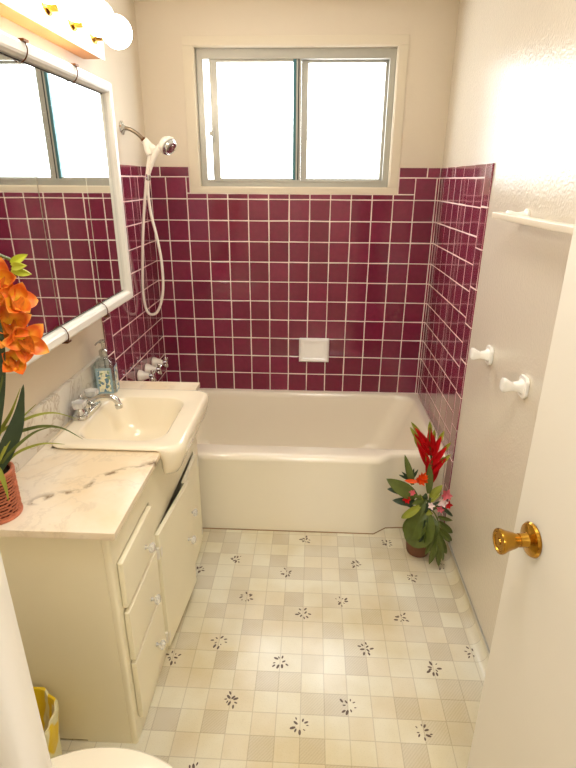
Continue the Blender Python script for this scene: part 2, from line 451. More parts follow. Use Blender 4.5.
# tiling
def tile_face(b, origin, eu, ev, en, u0, u1, v0, v1, g=.0034, th=.006, rnd=0, tilt=.35):
    """one glazed tile with a pillowed edge"""
    o = Vector(origin); eu, ev, en = Vector(eu), Vector(ev), Vector(en)
    u0 += g/2; u1 -= g/2; v0 += g/2; v1 -= g/2
    if u1-u0 < .004 or v1-v0 < .004: return
    tu, tv = random.uniform(-tilt, tilt)*.006, random.uniform(-tilt, tilt)*.006
    rings = []
    for ins, h in ((0, 0), (0, th-.0022), (.0007, th-.0009), (.0024, th)):
        r = []
        for (u, v) in ((u0+ins, v0+ins), (u1-ins, v0+ins), (u1-ins, v1-ins), (u0+ins, v1-ins)):
            hh = h + (tu*(u-(u0+u1)/2)+tv*(v-(v0+v1)/2)) * (1 if h > 0 else 0)*4
            r.append(o+eu*u+ev*v+en*hh)
        rings.append(r)
    b.rings(rings, cap1=True)
TOP = RIM+11*T+.0505
def field(b, g, origin, eu, ev, en, ulines, vlines, holes=()):
    for a, c in zip(ulines, ulines[1:]):
        for d, e in zip(vlines, vlines[1:]):
            boxes = [(a, c, d, e)]
            for (h0, h1, k0, k1) in holes:
                nb = []
                for (p, q, r, s) in boxes:
                    if q <= h0 or p >= h1 or s <= k0 or r >= k1: nb.append((p, q, r, s)); continue
                    if r < k0: nb.append((p, q, r, k0))
                    if s > k1: nb.append((p, q, k1, s)); s = k1
                    if p < h0: nb.append((p, h0, max(r, k0), s))
                    if q > h1: nb.append((h1, q, max(r, k0), s))
                boxes = nb
            for bb in boxes: tile_face(b, origin, eu, ev, en, *bb)
rows = [RIM+T*k for k in range(12)]
cap = [RIM+11*T, TOP]
hole = [(.217, 1.313, 1.541, 3)]
soap = [(.820, .970, RIM+2*T, RIM+3*T)]
b = B(); cols = [0.006]+[.089+.1093*k for k in range(14)]+[W-.006]
lowrows = [RIM-.03]+rows
field(b, 0, (0,-.001,0), (1,0,0), (0,0,1), (0,-1,0), cols, rows, hole+soap)
field(b, 0, (0,-.001,0), (1,0,0), (0,0,1), (0,-1,0), [.006]+[.0625+.155*k for k in range(10)]+[W-.006], cap, hole)
o = obj('tile_cladding', b, 'tile', wall_back, sharp=15); o['label'] = 'burgundy square wall tiles'
b = B(); 
b.box((0, -.0062, RIM-.02), (.218, 0, TOP-.002)); b.box((1.312, -.0062, RIM-.02), (W, 0, TOP-.002)); b.box((.218, -.0062, RIM-.02), (1.312, 0, 1.541))
o = obj('tile_grout', b, 'grout', wall_back); o['label'] = 'pale pink grout'
ycols = [-.006]+[-.1093*k for k in range(1, 8)]
capy = [-.006, -.15, -.307, -.462, -.617, -.765]
for (nm, xw, sgn) in (('wall_right', W, -1), ('wall_left', 0, 1)):
    par = bpy.data.objects[nm]
    b = B()
    yy = sorted(ycols)
    o0 = (xw+sgn*.001, 0, 0); en = (sgn, 0, 0)
    field(b, 0, o0, (0,1,0), (0,0,1), en, yy, rows)
    field(b, 0, o0, (0,1,0), (0,0,1), en, sorted(capy), cap)
    # bullnose column at the open end
    bz = [0.0+.155*k for k in range(11)]+[TOP]
    if nm == 'wall_left': bz = [z for z in bz if z > .3]
    bz = [TOP-.155*k for k in range(11)][::-1]
    bz = [z for z in bz if z > .02] if nm == 'wall_right' else [z for z in bz if z > .4]
    if nm == 'wall_right': bz = [.005]+bz
    field(b, 0, o0, (0,1,0), (0,0,1), en, [-.846, -.7655], bz)
    o = obj('tile_cladding', b, 'tile', par, sharp=15); o['label'] = 'burgundy square wall tiles'
    b = B(); z0 = .005 if nm == 'wall_right' else RIM-.02
    b.box((xw, -.844, z0), (xw+sgn*.0062, -.003, TOP-.002)); o = obj('tile_grout', b, 'grout', par); o['label'] = 'pale pink grout'

# metal strip on the coved vinyl edge
b = B(); b.box((W-.006, -2.70, .064), (W, -.84, .072), bev=.001)
struct(obj('trim_3', b, 'steel'), 'thin metal strip capping the coved vinyl along the right wall', 'trim')

# window casing
b = B()
tx0, tx1, tz0, tz1 = .219, 1.311, 1.541, 2.254
for (a, c) in (((tx0, -.007, tz0), (tx1, 0, wz0)), ((tx0, -.007, wz1), (tx1, 0, tz1)), ((tx0, -.007, wz0), (wx0, 0, wz1)), ((wx1, -.007, wz0), (tx1, 0, wz1))):
    b.box(a, c, bev=.002)
# reveal lining
b.box((wx0, -.001, wz0-.001), (wx1, .13, wz0+.004)); b.box((wx0, -.001, wz1-.004), (wx1, .13, wz1+.001))
b.box((wx0-.001, -.001, wz0), (wx0+.004, .13, wz1)); b.box((wx1-.004, -.001, wz0), (wx1+.001, .13, wz1))
struct(obj('trim_1', b, 'trim'), 'flat cream casing round the window', 'window casing')
# window
win = bpy.data.objects.new('window_1', None); C.objects.link(win); win.location = (.776, .06, wz0); struct(win, 'sliding aluminium window over the bathtub', 'window')
fx0, fx1, fz0, fz1 = wx0+.004, wx1-.004, wz0+.004, wz1-.004
b = B()
b.box((fx0, .035, fz0), (fx0+.034, .10, fz1), bev=.002); b.box((fx1-.030, .035, fz0), (fx1, .10, fz1), bev=.002)
b.box((fx0+.033, .036, fz1-.045), (fx1-.029, .10, fz1)); b.box((fx0+.033, .036, fz0), (fx1-.029, .10, fz0+.030))
b.box((fx0+.034, .030, fz0+.024), (fx1-.03, .0362, fz0+.034), bev=.001)
obj('window_frame', b, 'steel', win)
def sash(name, x0, x1, y0, y1, z0, z1, sl, sr, sb=.012):
    b = B()
    b.box((x0, y0, z0), (x0+sl, y1, z1), bev=.0015); b.box((x1-sr, y0, z0), (x1, y1, z1), bev=.0015)
    b.box((x0+sl, y0, z0), (x1-sr, y1, z0+sb), bev=.0015); b.box((x0+sl, y0, z1-sb), (x1-sr, y1, z1), bev=.0015)
    o = obj('window_sash', b, 'steel', win)
    g = B(); g.box((x0+sl-.002, (y0+y1)/2-.002, z0+sb-.002), (x1-sr+.002, (y0+y1)/2+.002, z1-sb+.002)); g.bm.faces.ensure_lookup_table()
    obj('pane', g, 'pane', o)
    return o
z0, z1 = fz0+.030, fz1-.045
s1 = sash('window_sash', .338, .800, .042, .062, z0, z1, .038, .026)
s2 = sash('window_sash', .800, fx1-.030, .070, .090, z0, z1, .034, .014)
b = B(); b.box((.759, .040, z0), (.775, .066, z1), bev=.001); o = obj('meeting_stile', b, 'teal', win); o['label'] = 'teal tinted meeting stile'
b = B(); b.box((.784, .0405, z0), (.790, .067, z1)); obj('gasket', b, 'dark_gasket', win)
b = B(); b.box((.325, .036, 1.82), (.350, .044, 1.845), bev=.002); b.box((.341, .026, 1.795), (.353, .040, 1.87), bev=.003); obj('latch', b, 'steel', win)
b = B(); b.box((.346, .036, 1.655), (.352, .046, 1.672), bev=.001); b.box((.346, .036, 1.69), (.352, .046, 1.70), bev=.001); obj('catch', b, 'steel', win)

# door jamb, stop and casing of the doorway (left side is close to the camera)
b = B()
b.box((dx0-.042, YF-.115, 0), (dx0-.024, YF+.004, 2.07), bev=.002)
b.box((dx0-.03, YF-.115, 2.052), (dx1+.03, YF+.004, 2.07), bev=.002)
b.box((dx1+.012, YF-.115, 0), (dx1+.03, YF+.004, 2.07), bev=.002)
# rounded stop / casing edge
def round_post(b, x0, x1, y0, y1, z0, z1, r):
    pts = []
    for (cx_, cy_, a0) in ((x1-r, y1-r, 0), (x0+r, y1-r, PI/2), (x0+r, y0+r, PI), (x1-r, y0+r, 3*PI/2)):
        for k in range(6): a = a0+PI/2*k/5; pts.append((cx_+r*math.cos(a), cy_+r*math.sin(a)))
    b.prism(pts, 2, z0, z1)
round_post(b, dx0-.075, dx0, YF, YF+.022, 0, 2.12, .0105)
round_post(b, dx0-.026, dx0-.006, YF-.085, YF-.040, 0, 2.052, .008)
round_post(b, dx1+.002, dx1+.075, YF+.000, YF+.020, 0, 2.12, .009)
b.box((dx0-.075, YF, 2.06), (dx1+.075, YF+.02, 2.13), bev=.005)
struct(obj('trim_2', b, 'white_trim'), 'white rounded door casing at the left edge of the doorway', 'door casing')

# door leaf, opened inwards against the right wall
door = bpy.data.objects.new('door_1', None); C.objects.link(door); door.location = (1.359, -2.712, 0)
struct(door, 'cream slab door opened inwards at right, brass knob', 'door')
dd = Vector((-.13, .9915, 0)).normalized(); dn = Vector((-dd.y, dd.x, 0))  # along leaf, face normal toward room
def door_pt(u, n, z): return Vector((1.359, -2.712, 0))+dd*u+dn*n+Vector((0, 0, z))
M4 = Matrix(((dd.x, dn.x, 0, 1.359), (dd.y, dn.y, 0, -2.712), (0, 0, 1, 0), (0, 0, 0, 1)))
b = B(); b.box((.002, -.035, .012), (.640, 0, 2.045), bev=.002, M4=M4); obj('slab', b, 'door', door)
kp = door_pt(.640-.062, 0, 1.009)
b = B(); b.lathe([(0, 0), (.031, 0), (.0325, .003), (.030, .007), (.022, .010), (.014, .012), (.0125, .020), (.0125, .026)], kp, dn, 48)
rose = obj('rosette', b, 'brass', door); rose['label'] = 'brass rosette'
b = B(); b.lathe([(.012, .018), (.0115, .028), (.015, .036), (.019, .050), (.0225, .057), (.0235, .061), (.0225, .064), (.018, .0645), (.0165, .0625), (.006, .0625), (.0055, .064), (0, .064)], kp, dn, 48)
o = obj('knob', b, 'brass', rose); o['label'] = 'polished brass knob'
b = B(); b.box((.6405, -.030, .975), (.6425, -.005, 1.03), bev=.0005, M4=M4); obj('latch_plate', b, 'brass', door)
for hz in (.25, 1.8):
    b = B(); b.lathe([(.006, 0), (.006, .09)], door_pt(-.002, .006, hz), (0,0,1), 12); obj('hinge', b, 'brass', door)

# ------------------------------------------------------------------ bathtub
def rrect(x0, x1, y0, y1, r, z, nc=8, ns=24, f=None):
    pts = []
    cs = ((x1-r, y1-r, 0), (x0+r, y1-r, PI/2), (x0+r, y0+r, PI), (x1-r, y0+r, 3*PI/2))
    for q, (a, c, t0) in enumerate(cs):
        for k in range(nc): t = t0+PI/2*k/(nc-1); pts.append((a+r*math.cos(t), c+r*math.sin(t)))
        na = cs[(q+1) % 4]; t1 = na[2]
        e = (na[0]+r*math.cos(t1), na[1]+r*math.sin(t1)); s_ = pts[-1]
        for k in range(1, ns): u = k/ns; pts.append((s_[0]+(e[0]-s_[0])*u, s_[1]+(e[1]-s_[1])*u))
    out = []
    for (x, y) in pts:
        zz = z(x, y) if callable(z) else z
        if f: x, y = f(x, y)
        out.append(Vector((x, y, zz)))
    return out
def sstep(a, c, x): t = max(0, min(1, (x-a)/(c-a))); return t*t*(3-2*t)
def bulge(amount):
    def f(x, y):
        if y < -.6:
            y -= amount*(1-sstep(1.20, 1.285, x))*sstep(.10, .18, x)
        return x, y
    return f
tub = thing('bathtub', 'cream porcelain bathtub with stepped apron below the burgundy tiles', 'bathtub', (W/2, -.4, 0))
b = B(); X0, X1 = .009, W-.009
R = []
R.append(rrect(X0, X1, -.752, -.009, .006, 0.001, f=bulge(.058)))
R.append(rrect(X0, X1, -.755, -.009, .006, .12, f=bulge(.060)))
R.append(rrect(X0, X1, -.750, -.009, .006, .16, f=bulge(.056)))
R.append(rrect(X0, X1, -.752, -.009, .006, .36, f=bulge(.062)))
R.append(rrect(X0, X1, -.756, -.009, .006, .392, f=bulge(.066)))
R.append(rrect(X0, X1, -.752, -.009, .008, .408, f=bulge(.066)))
R.append(rrect(X0, X1, -.740, -.011, .01, .418, f=bulge(.064)))
R.append(rrect(X0+.006, X1-.006, -.722, -.012, .012, .421, f=bulge(.060)))
R.append(rrect(.085, X1-.030, -.716, -.030, .10, .419))
R.append(rrect(.095, X1-.040, -.706, -.038, .10, .412))
R.append(rrect(.105, X1-.055, -.694, -.046, .10, .385))
R.append(rrect(.125, X1-.110, -.675, -.055, .11, .25))
R.append(rrect(.145, X1-.170, -.655, -.066, .11, .11))
R.append(rrect(.170, X1-.220, -.625, -.085, .11, .062))
R.append(rrect(.300, X1-.40, -.50, -.22, .08, .050))
b.rings(R, cap1=True)
obj('tub_basin', b, 'tub', tub, sharp=60)
b = B(); R = [rrect(X0, X1, -.752-d, -.009, .006, z, f=bulge(.058)) for d, z in ((.001, .0005), (.0045, .0005), (.003, .003), (.001, .004))]; b.rings(R)
o = obj('sealant', b, simple('brown floor sealant', (158, 126, 90), .7, var=.35, vscale=30), tub); o['label'] = 'brown sealant line along the floor'
b = B(); b.lathe([(.0, .0), (.028, 0), (.026, .004), (0, .004)], (.40, -.36, .051), (0,0,1), 24); obj('drain', b, 'chrome', tub)
# built-in soap dish
sd = thing('soap_dish', 'white ceramic soap dish set in the burgundy back wall', 'soap dish', (.895, -.001, .612))
b = B()
b.box((.808, -.018, .609), (.983, -.0078, .755), bev=.004); b.box((.823, -.0085, RIM+2*T+.003), (.967, -.0055, RIM+3*T-.003))
obj('back_plate', b, 'white_ceramic', sd)
b = B()
RR = []
for (ins, dep) in ((0, -.016), (.002, -.026), (.005, -.030), (.016, -.030), (.020, -.028), (.028, -.023)):
    RR.append([Vector((x, dep, z)) for (x, z) in ((.812+ins, .613+ins), (.979-ins, .613+ins), (.979-ins, .751-ins), (.812+ins, .751-ins))])
b.rings(RR, cap1=True); obj('dish_rim', b, 'white_ceramic', sd)

# shower valves on the left wall
def valve(loc, label):
    v = thing('shower_valve', label, 'tap', loc, 'tub taps on the left tile wall')
    x, y, z = loc; b = B()
    b.lathe([(.026, 0), (.031, .004), (.030, .012), (.022, .03), (.014, .052), (.012, .056)], loc, (1, 0, .05), 28); o = obj('escutcheon', b, 'white_plastic', v); o['label'] = 'off white flared escutcheon'
    b = B(); b.lathe([(.009, .052), (.009, .066), (.015, .068), (.015, .078), (.010, .083), (0, .084)], loc, (1, 0, .05), 20)
    for k in range(4):
        a = PI/2*k+.4; d = Vector((0, math.cos(a), math.sin(a)))
        c = Vector(loc)+Vector((.074, 0, .004))
        b.tube([c, c+d*.014, c+d*.026], lambda t: .0055+.003*t, 10)
        b.sphere(c+d*.027, .009, 12)
    obj('cross_handle', b, 'chrome', v); return v
v1 = valve((.0075, -.25, .667), 'tap handle closest to the back wall, of the three')
v2 = dup(v1, (.0075, -.375, .672), 'middle one of the three flared tap handles')
v3 = dup(v1, (.0075, -.495, .680), 'tap handle closest to the vanity, of the three')

# shower arm and hand shower
sh = thing('hand_shower', 'off white hand shower with hanging white hose on left wall', 'shower', (0.001, -.355, 1.825))
b = B(); b.lathe([(.0, .0), (.030, 0), (.029, .005), (.020, .010), (.012, .014), (.010, .016)], (.001, -.355, 1.825), (1, 0, 0), 28); obj('flange', b, 'chrome', sh)
b = B(); b.tube([(.004, -.355, 1.825), (.035, -.352, 1.820), (.065, -.345, 1.803), (.088, -.338, 1.780)], .0085, 14, sub=5); obj('shower_arm', b, 'brown_pipe', sh)
b = B(); b.lathe([(.0105, 0), (.0115, .004), (.0105, .008)], (.086, -.339, 1.783), Vector((.022, .007, -.023)), 8); obj('nut', b, 'bronze', sh)
b = B()
b.tube([(.091, -.337, 1.777), (.103, -.333, 1.763), (.120, -.330, 1.745)], .0165, 16, sub=3)
b.tube([(.103, -.338, 1.762), (.108, -.345, 1.735), (.115, -.345, 1.715)], lambda t: .0165-.002*t, 14, sub=3)
b.tube([(.120, -.331, 1.746), (.138, -.333, 1.735), (.146, -.336, 1.730)], .017, 14, sub=3)
obj('diverter_bracket', b, 'white_plastic', sh)
b = B()
b.tube([(.186, -.345, 1.757), (.158, -.350, 1.738), (.134, -.352, 1.700), (.112, -.350, 1.655), (.100, -.347, 1.632)], lambda t: .0135-.0035*math.sin(t*PI*.8)+ .004*(1-t)**3*2, 16, sub=5)
hd = Vector((.72, -.34, -.55)).normalized()
b.lathe([(.012, -.030), (.028, -.026), (.040, -.010), (.043, .004), (.042, .010)], (.200, -.342, 1.754), hd, 32)
hand = obj('handset', b, 'white_plastic', sh)
b = B(); b.lathe([(.037, .008), (.0385, .014), (.034, .024), (.030, .027), (.027, .0235), (.018, .0235), (.017, .028), (0, .028)], (.200, -.342, 1.754), hd, 32); o = obj('spray_face', b, 'chrome', hand)
b = B(); b.lathe([(.0105, 0), (.0115, .02), (.0095, .028)], (.098, -.346, 1.605), (.1, 0, 1), 14); obj('hose_nut', b, 'chrome', sh)
b = B()
b.tube([(.099, -.346, 1.61), (.092, -.345, 1.55), (.098, -.345, 1.45), (.116, -.345, 1.35), (.130, -.345, 1.22), (.124, -.345, 1.08), (.092, -.345, .985), (.055, -.345, .962), (.030, -.345, .99), (.022, -.345, 1.08), (.033, -.345, 1.22), (.052, -.345, 1.38), (.074, -.345, 1.52), (.100, -.345, 1.66), (.113, -.345, 1.712)], .0068, 12, sub=8)
obj('hose', b, 'white_plastic', sh)

# ------------------------------------------------------------------ vanity
CZ = .80; VY0, VY1 = -1.872, -.872; VX = .375
van = thing('vanity_cabinet', 'cream painted vanity cabinet with three drawers and two doors', 'cabinet', (.19, -1.37, 0))
b = B()
FT = .018
b.box((.006, VY0, .008), (VX-.02, VY0+.018, CZ-.022))            # near side
b.prism([(.22, -.0), (VX-.02, 0), (VX-.02, .008), (.22, .008)], 1, VY0, VY0+.018)
b.box((.006, VY1-.018, 0), (VX-.02, VY1, CZ-.022))
b.box((.006, VY0+.018, .06), (VX-.02, VY1-.018, .075))
b.box((.006, VY0+.018, .0), (.012, VY1-.018, CZ-.022))
# face frame
round_post(b, VX-.024, VX, VY0, VY0+.026, 0, CZ-.022, .009)
b.box((VX-.02, VY0+.018, 0), (VX, VY0+.03, CZ-.022))
b.box((VX-.02, -1.560, 0), (VX, -1.530, CZ-.022)); b.box((VX-.02, VY1-.085, 0), (VX, VY1, CZ-.022))
b.box((VX-.02, VY0+.03, .662), (VX, -1.56, CZ-.022)); b.box((VX-.006, -1.53, .515), (VX, VY1-.085, .738)); b.box((VX-.006, -1.53, .738), (VX, -1.476, CZ-.022)); b.box((VX-.006, -1.000, .738), (VX, VY1-.085, CZ-.022))
b.box((VX-.02, VY0+.03, 0), (VX, -1.56, .085)); b.box((VX-.02, -1.53, 0), (VX, VY1-.085, .04))
b.box((VX-.02, VY0+.03, .492), (VX, -1.56, .513)); b.box((VX-.02, VY0+.03, .30), (VX, -1.56, .32))
b.box((.06, VY0-.0, CZ-.035), (VX-.02, VY0+.001, CZ-.022))
obj('carcass', b, 'cab', van)
def knob(parent, p, d=(1, 0, 0), s=1.0):
    b = B()
    prof = [(.0, 0), (.0075, 0), (.0065, .003), (.0045, .008), (.0055, .012), (.0125, .017), (.0155, .022), (.0150, .027), (.010, .032), (0, .033)]
    b.lathe([(r*s, h*s) for r, h in prof], p, d, 24, wob=lambda a, h: 1+(.12*math.cos(8*a) if h > .013 else 0))
    k = obj('knob', b, 'acrylic', parent); k['label'] = 'clear fluted knob'; return k
DX = VX+.001
for (za, zb, kz, wdt) in ((.512, .664, .580, 0), (.318, .494, .380, 0), (.082, .303, .190, 0)):
    b = B(); b.box((DX, VY0+.026, za), (DX+.017, -1.580, zb), bev=.004, seg=2)
    b.box((VX-.25, VY0+.045, za+.02), (VX, -1.58, zb-.03))
    d = obj('drawer', b, 'cab', van); knob(d, (DX+.016, -1.675, kz), s=.92)
# door with a twist of play: hinged at the drawer side, standing slightly ajar
ang = math.radians(-4.6)
H = Vector((DX, -1.545, 0))
def door_box(name, hinge, y0, y1, z0, z1, ang, kp):
    Rm = Matrix.Translation(hinge) @ Matrix.Rotation(ang, 4, 'Z')
    b = B(); b.box((0, y0, z0), (.017, y1, z1), bev=.004, seg=2, M4=Rm)
    d = obj('cabinet_door', b, 'cab', van)
    p = Rm @ Vector((.016, kp[0], kp[1])); dr = Matrix.Rotation(ang, 3, 'Z') @ Vector((1, 0, 0))
    knob(d, p, dr, .95)
    return d, Rm
d1, Rm1 = door_box('cabinet_door', H, 0, .335, .036, .525, ang, (.272, .298))
d2, Rm2 = door_box('cabinet_door', Vector((DX, -.960, 0)), -.238, 0, .045, .505, math.radians(.8), (-.192, .335))
for (dr, y, zs, s_) in ((d1, -1.549, (.455, .085), 1), (d2, -.955, (.46, .10), -1)):
    for z in zs:
        b = B(); b.box((DX-.001, y-.022*s_, z-.020), (DX+.0025, y-.002*s_, z+.020), bev=.0008); b.lathe([(.0055, -.022), (.0055, .022)], (DX+.010, y-.002*s_, z), (0,0,1), 12)
        b.box((DX+.0176, y+.0 if s_ > 0 else y-.016, z-.016), (DX+.0196, y+.016 if s_ > 0 else y, z+.016), bev=.0006)
        o = obj('hinge', b, 'white_plastic', dr); o['label'] = 'painted hinge'

# counter slab with a cut-out for the sink
b = B(); cx1 = .405; T0 = CZ-.022
SY0, SY1 = -1.490, -.985
b.box((.001, -1.897, T0), (cx1, SY0+.012, CZ), bev=.003)
b.box((.001, SY1-.012, T0), (cx1, -.868, CZ), bev=.003)
b.box((.001, SY0+.010, T0), (.045, SY1-.010, CZ))
ct = tag(obj('countertop', b, 'marble', loc=(.2, -1.4, T0)), 'cream marble countertop with a brown vein, round the sink', 'countertop')
# move vein coordinates: object space is centred at loc
# backsplash: three marble lengths
b = B(); 
for (ya, yb) in ((-1.897, -1.4965), (-1.4955, -1.1405), (-1.1395, -.868)):
    b.box((.0005, ya, CZ+.0003), (.018, yb, CZ+.132), bev=.002)
tag(obj('backsplash', b, 'marble_splash', loc=(.009, -1.38, CZ)), 'low grey veined marble backsplash along the wall', 'backsplash')

# sink
snk = thing('sink', 'cream porcelain sink with rolled front skirt set in the marble counter', 'sink', (.25, -1.24, CZ-.12))
b = B(); sx0, sx1 = .036, .474
def zl(zf, zb):
    def f(x, y):
        t = sstep(.400, .424, x); e = sstep(0, .06, min(y-SY0, SY1-y)); return zb+(zf-zb)*t*(.80+.20*e)
    return f
def pull(k):
    def f(x, y):
        if x > .40: x = .40+(x-.40)*k
        return x, y
    return f
R = []
R.append(rrect(sx0+.02, sx1, SY0+.018, SY1-.018, .04, zl(.722, CZ+.001), f=pull(.06)))
R.append(rrect(sx0+.010, sx1, SY0+.014, SY1-.014, .045, zl(.703, CZ+.001), f=pull(.20)))
R.append(rrect(sx0+.006, sx1, SY0+.010, SY1-.010, .05, zl(.697, CZ+.001), f=pull(.40)))
R.append(rrect(sx0+.003, sx1, SY0+.006, SY1-.006, .05, zl(.703, CZ+.002), f=pull(.58)))
R.append(rrect(sx0, sx1, SY0+.002, SY1-.002, .05, zl(.724, CZ+.004), f=pull(.76)))
R.append(rrect(sx0, sx1, SY0, SY1, .05, zl(.758, CZ+.006), f=pull(.92)))
R.append(rrect(sx0, sx1, SY0, SY1, .05, zl(.785, CZ+.008), f=pull(1.0)))
R.append(rrect(sx0+.002, sx1, SY0+.002, SY1-.002, .05, zl(.797, CZ+.010)))
R.append(rrect(sx0+.007, sx1-.005, SY0+.007, SY1-.007, .05, CZ+.013))
R.append(rrect(sx0+.016, sx1-.018, SY0+.018, SY1-.018, .045, CZ+.015))
R.append(rrect(.090, .402, -1.434, -1.066, .075, CZ+.012))
R.append(rrect(.097, .395, -1.428, -1.072, .075, CZ+.006))
R.append(rrect(.103, .382, -1.420, -1.080, .075, CZ-.012))
R.append(rrect(.128, .355, -1.392, -1.105, .08, CZ-.085))
R.append(rrect(.165, .350, -1.345, -1.13, .07, CZ-.120))
R.append(rrect(.215, .300, -1.28, -1.20, .03, CZ-.128))
b.rings(R, cap1=True)
obj('sink_basin', b, 'sink', snk, sharp=70)
b = B(); b.lathe([(0, 0), (.022, 0), (.021, .003), (.012, .002), (0, .002)], (.257, -1.24, CZ-.128), (0,0,1), 24); obj('drain', b, 'chrome', snk)

# faucet
fy = -1.222; fz = CZ+.0142
fau = thing('faucet', 'chrome centreset faucet with clear handles on the sink deck', 'faucet', (.060, fy, fz))
b = B()
def stad(hw, r, z, cxx=.060):
    pts = []
    for (yc, a0) in ((fy+hw, 0), (fy-hw, PI)):
        for k in range(12): a = a0+PI*k/11; pts.append(Vector((cxx+r*math.cos(a), yc+r*math.sin(a), z)))
    return pts
b.rings([stad(.056, .030, fz), stad(.056, .0305, fz+.006), stad(.055, .028, fz+.013), stad(.053, .020, fz+.018)], cap0=True, cap1=True)
obj('base', b, 'chrome', fau)
b = B(); b.lathe([(.018, .012), (.016, .03), (.014, .042), (.008, .047), (0, .048)], (.060, fy, fz), (0,0,1), 24)
b.tube([(.062, fy, fz+.030), (.090, fy, fz+.046), (.125, fy, fz+.058), (.158, fy, fz+.058), (.176, fy, fz+.045), (.181, fy, fz+.030)], lambda t: .0115-.001*t, 16, sub=5)
b.lathe([(.0125, 0), (.0135, .004), (.0135, .014), (.012, .016)], (.1825, fy, fz+.017), (-.15, 0, 1), 20)
obj('spout', b, 'chrome', fau)
b = B(); b.tube([(.046, fy, fz+.015), (.042, fy, fz+.055)], .0028, 8); b.sphere((.042, fy, fz+.058), .0065, 12); obj('lift_rod', b, 'chrome', fau)
for s in (-1, 1):
    b = B(); b.lathe([(.019, .014), (.017, .024), (.012, .032), (.011, .038)], (.060, fy+s*.056, fz), (0,0,1), 24)
    o = obj('valve_stem', b, 'chrome', fau)
    b = B(); b.lathe([(.011, .036), (.022, .042), (.025, .052), (.023, .062), (.014, .066), (0, .067)], (.060, fy+s*.056, fz), (0,0,1), 32, wob=lambda a, h: 1+.13*math.cos(5*a))
    k = obj('handle', b, 'acrylic', o); k['label'] = 'clear acrylic fluted handle'

# soap dispenser: square glass bottle
sdp = thing('soap_dispenser', 'square clear glass soap pump bottle with floral label by the tiles', 'soap dispenser', (.060, -1.012, CZ+.0005))
zc = CZ+.0005; RZ = Matrix.Translation(Vector((.060, -1.012, zc))) @ Matrix.Rotation(math.radians(10), 4, 'Z')
def sq(h, r, z, n=5):
    pts = []
    for (sx, sy, a0) in ((1, 1, 0), (-1, 1, PI/2), (-1, -1, PI), (1, -1, 3*PI/2)):
        for k in range(n): a = a0+PI/2*k/(n-1); pts.append(RZ @ Vector((sx*(h-r)+r*math.cos(a), sy*(h-r)+r*math.sin(a), z)))
    return pts
b = B(); h = .039
b.rings([sq(h-.003, .008, 0), sq(h, .008, .004), sq(h, .008, .128), sq(h-.006, .008, .140), sq(.016, .012, .150), sq(.0135, .0134, .156), sq(.0135, .0134, .164)], cap0=True, cap1=True)
pass
bot = obj('bottle', b, 'bottle_glass', sdp)
b = B(); b.rings([sq(h-.006, .005, .006), sq(h-.006, .005, .075)], cap0=True, cap1=True); o = obj('liquid_soap', b, mat_glass('pale blue soap', (.72, .84, .84, 1), .08), sdp)
b = B()
for (a0, c0) in (((-.030, -h-.0012, .012), (.030, -h-.0002, .120)), ((h+.0002, -.030, .012), (h+.0012, .030, .120))): b.box(a0, c0, M4=RZ)
o = obj('bottle_label', b, simple('blue grey label border', (150, 176, 186), .4, var=.3, vscale=80), bot); o['label'] = 'blue grey label'
b = B()
for (a0, c0) in (((-.022, -h-.0016, .022), (.022, -h-.0010, .110)), ((h+.0010, -.022, .022), (h+.0016, .022, .110))): b.box(a0, c0, M4=RZ)
o = obj('label_panel', b, 'label', bot); o['label'] = 'cream floral panel'
b = B(); b.lathe([(.0165, .160), (.0170, .164), (.0170, .180), (.012, .186), (.006, .188), (.0045, .189), (.0045, .212), (.012, .213), (.0125, .221), (.008, .224), (0, .224)], RZ @ Vector((0, 0, 0)), (0,0,1), 24)
b.tube([RZ @ Vector((0, 0, .218)), RZ @ Vector((-.012, -.018, .219)), RZ @ Vector((-.020, -.030, .212))], .0036, 10, sub=3)
b.tube([RZ @ Vector((0, 0, .02)), RZ @ Vector((0, 0, .16))], .0022, 8)
obj('pump', b, 'pump_metal', sdp)

# ------------------------------------------------------------------ mirror cabinet
mc = thing('mirror_cabinet', 'white framed three door mirror cabinet above the sink', 'mirror cabinet', (.0, -1.35, 1.16))
my0, my1, mz0, mz1 = -1.76, -.864, 1.162, 1.925; mx = .134
b = B()
b.box((.001, my0, mz0), (.128, my1, mz1), bev=.002)
obj('cabinet_body', b, 'white_trim', mc)
b = B(); fw, ft = .042, .152
def frame_bar(p, axis, a, c): b.prism(p, axis, a, c, bev=0)
# mitred moulding made of four swept lengths
prof = [(0, .126), (0, .150), (.005, .1535), (.024, .1535), (.030, .150), (.036, .140), (.038, .126)]   # (distance in from outer edge, x)
outer = [(my1, mz0), (my1, mz1), (my0, mz1), (my0, mz0)]
inn = [(-1, 1), (-1, -1), (1, -1), (1, 1)]
R = []
for (d, x) in prof+[prof[0]]:
    R.append([Vector((x, oy+iy*d, oz+iz*d)) for (oy, oz), (iy, iz) in zip(outer, inn)])
b.rings(R)
o = obj('frame', b, 'white_trim', mc, sharp=20); o['label'] = 'white moulded frame'
seams = [my0+.037, -1.468, -1.145, my1-.037]
tw = [0.0, .0, .0]
for i in range(3):
    b = B(); y0, y1 = seams[i]+.0008, seams[i+1]-.0008
    b.box((mx-.005, y0, mz0+.042), (mx, y1, mz1-.042), bev=.0012, seg=1)
    o = obj('mirror_door', b, 'mirror', mc)
b = B(); b.box((.128, my0+.04, mz0+.036), (.1285, my1-.04, mz1-.036)); obj('door_backing', b, 'dark', mc)
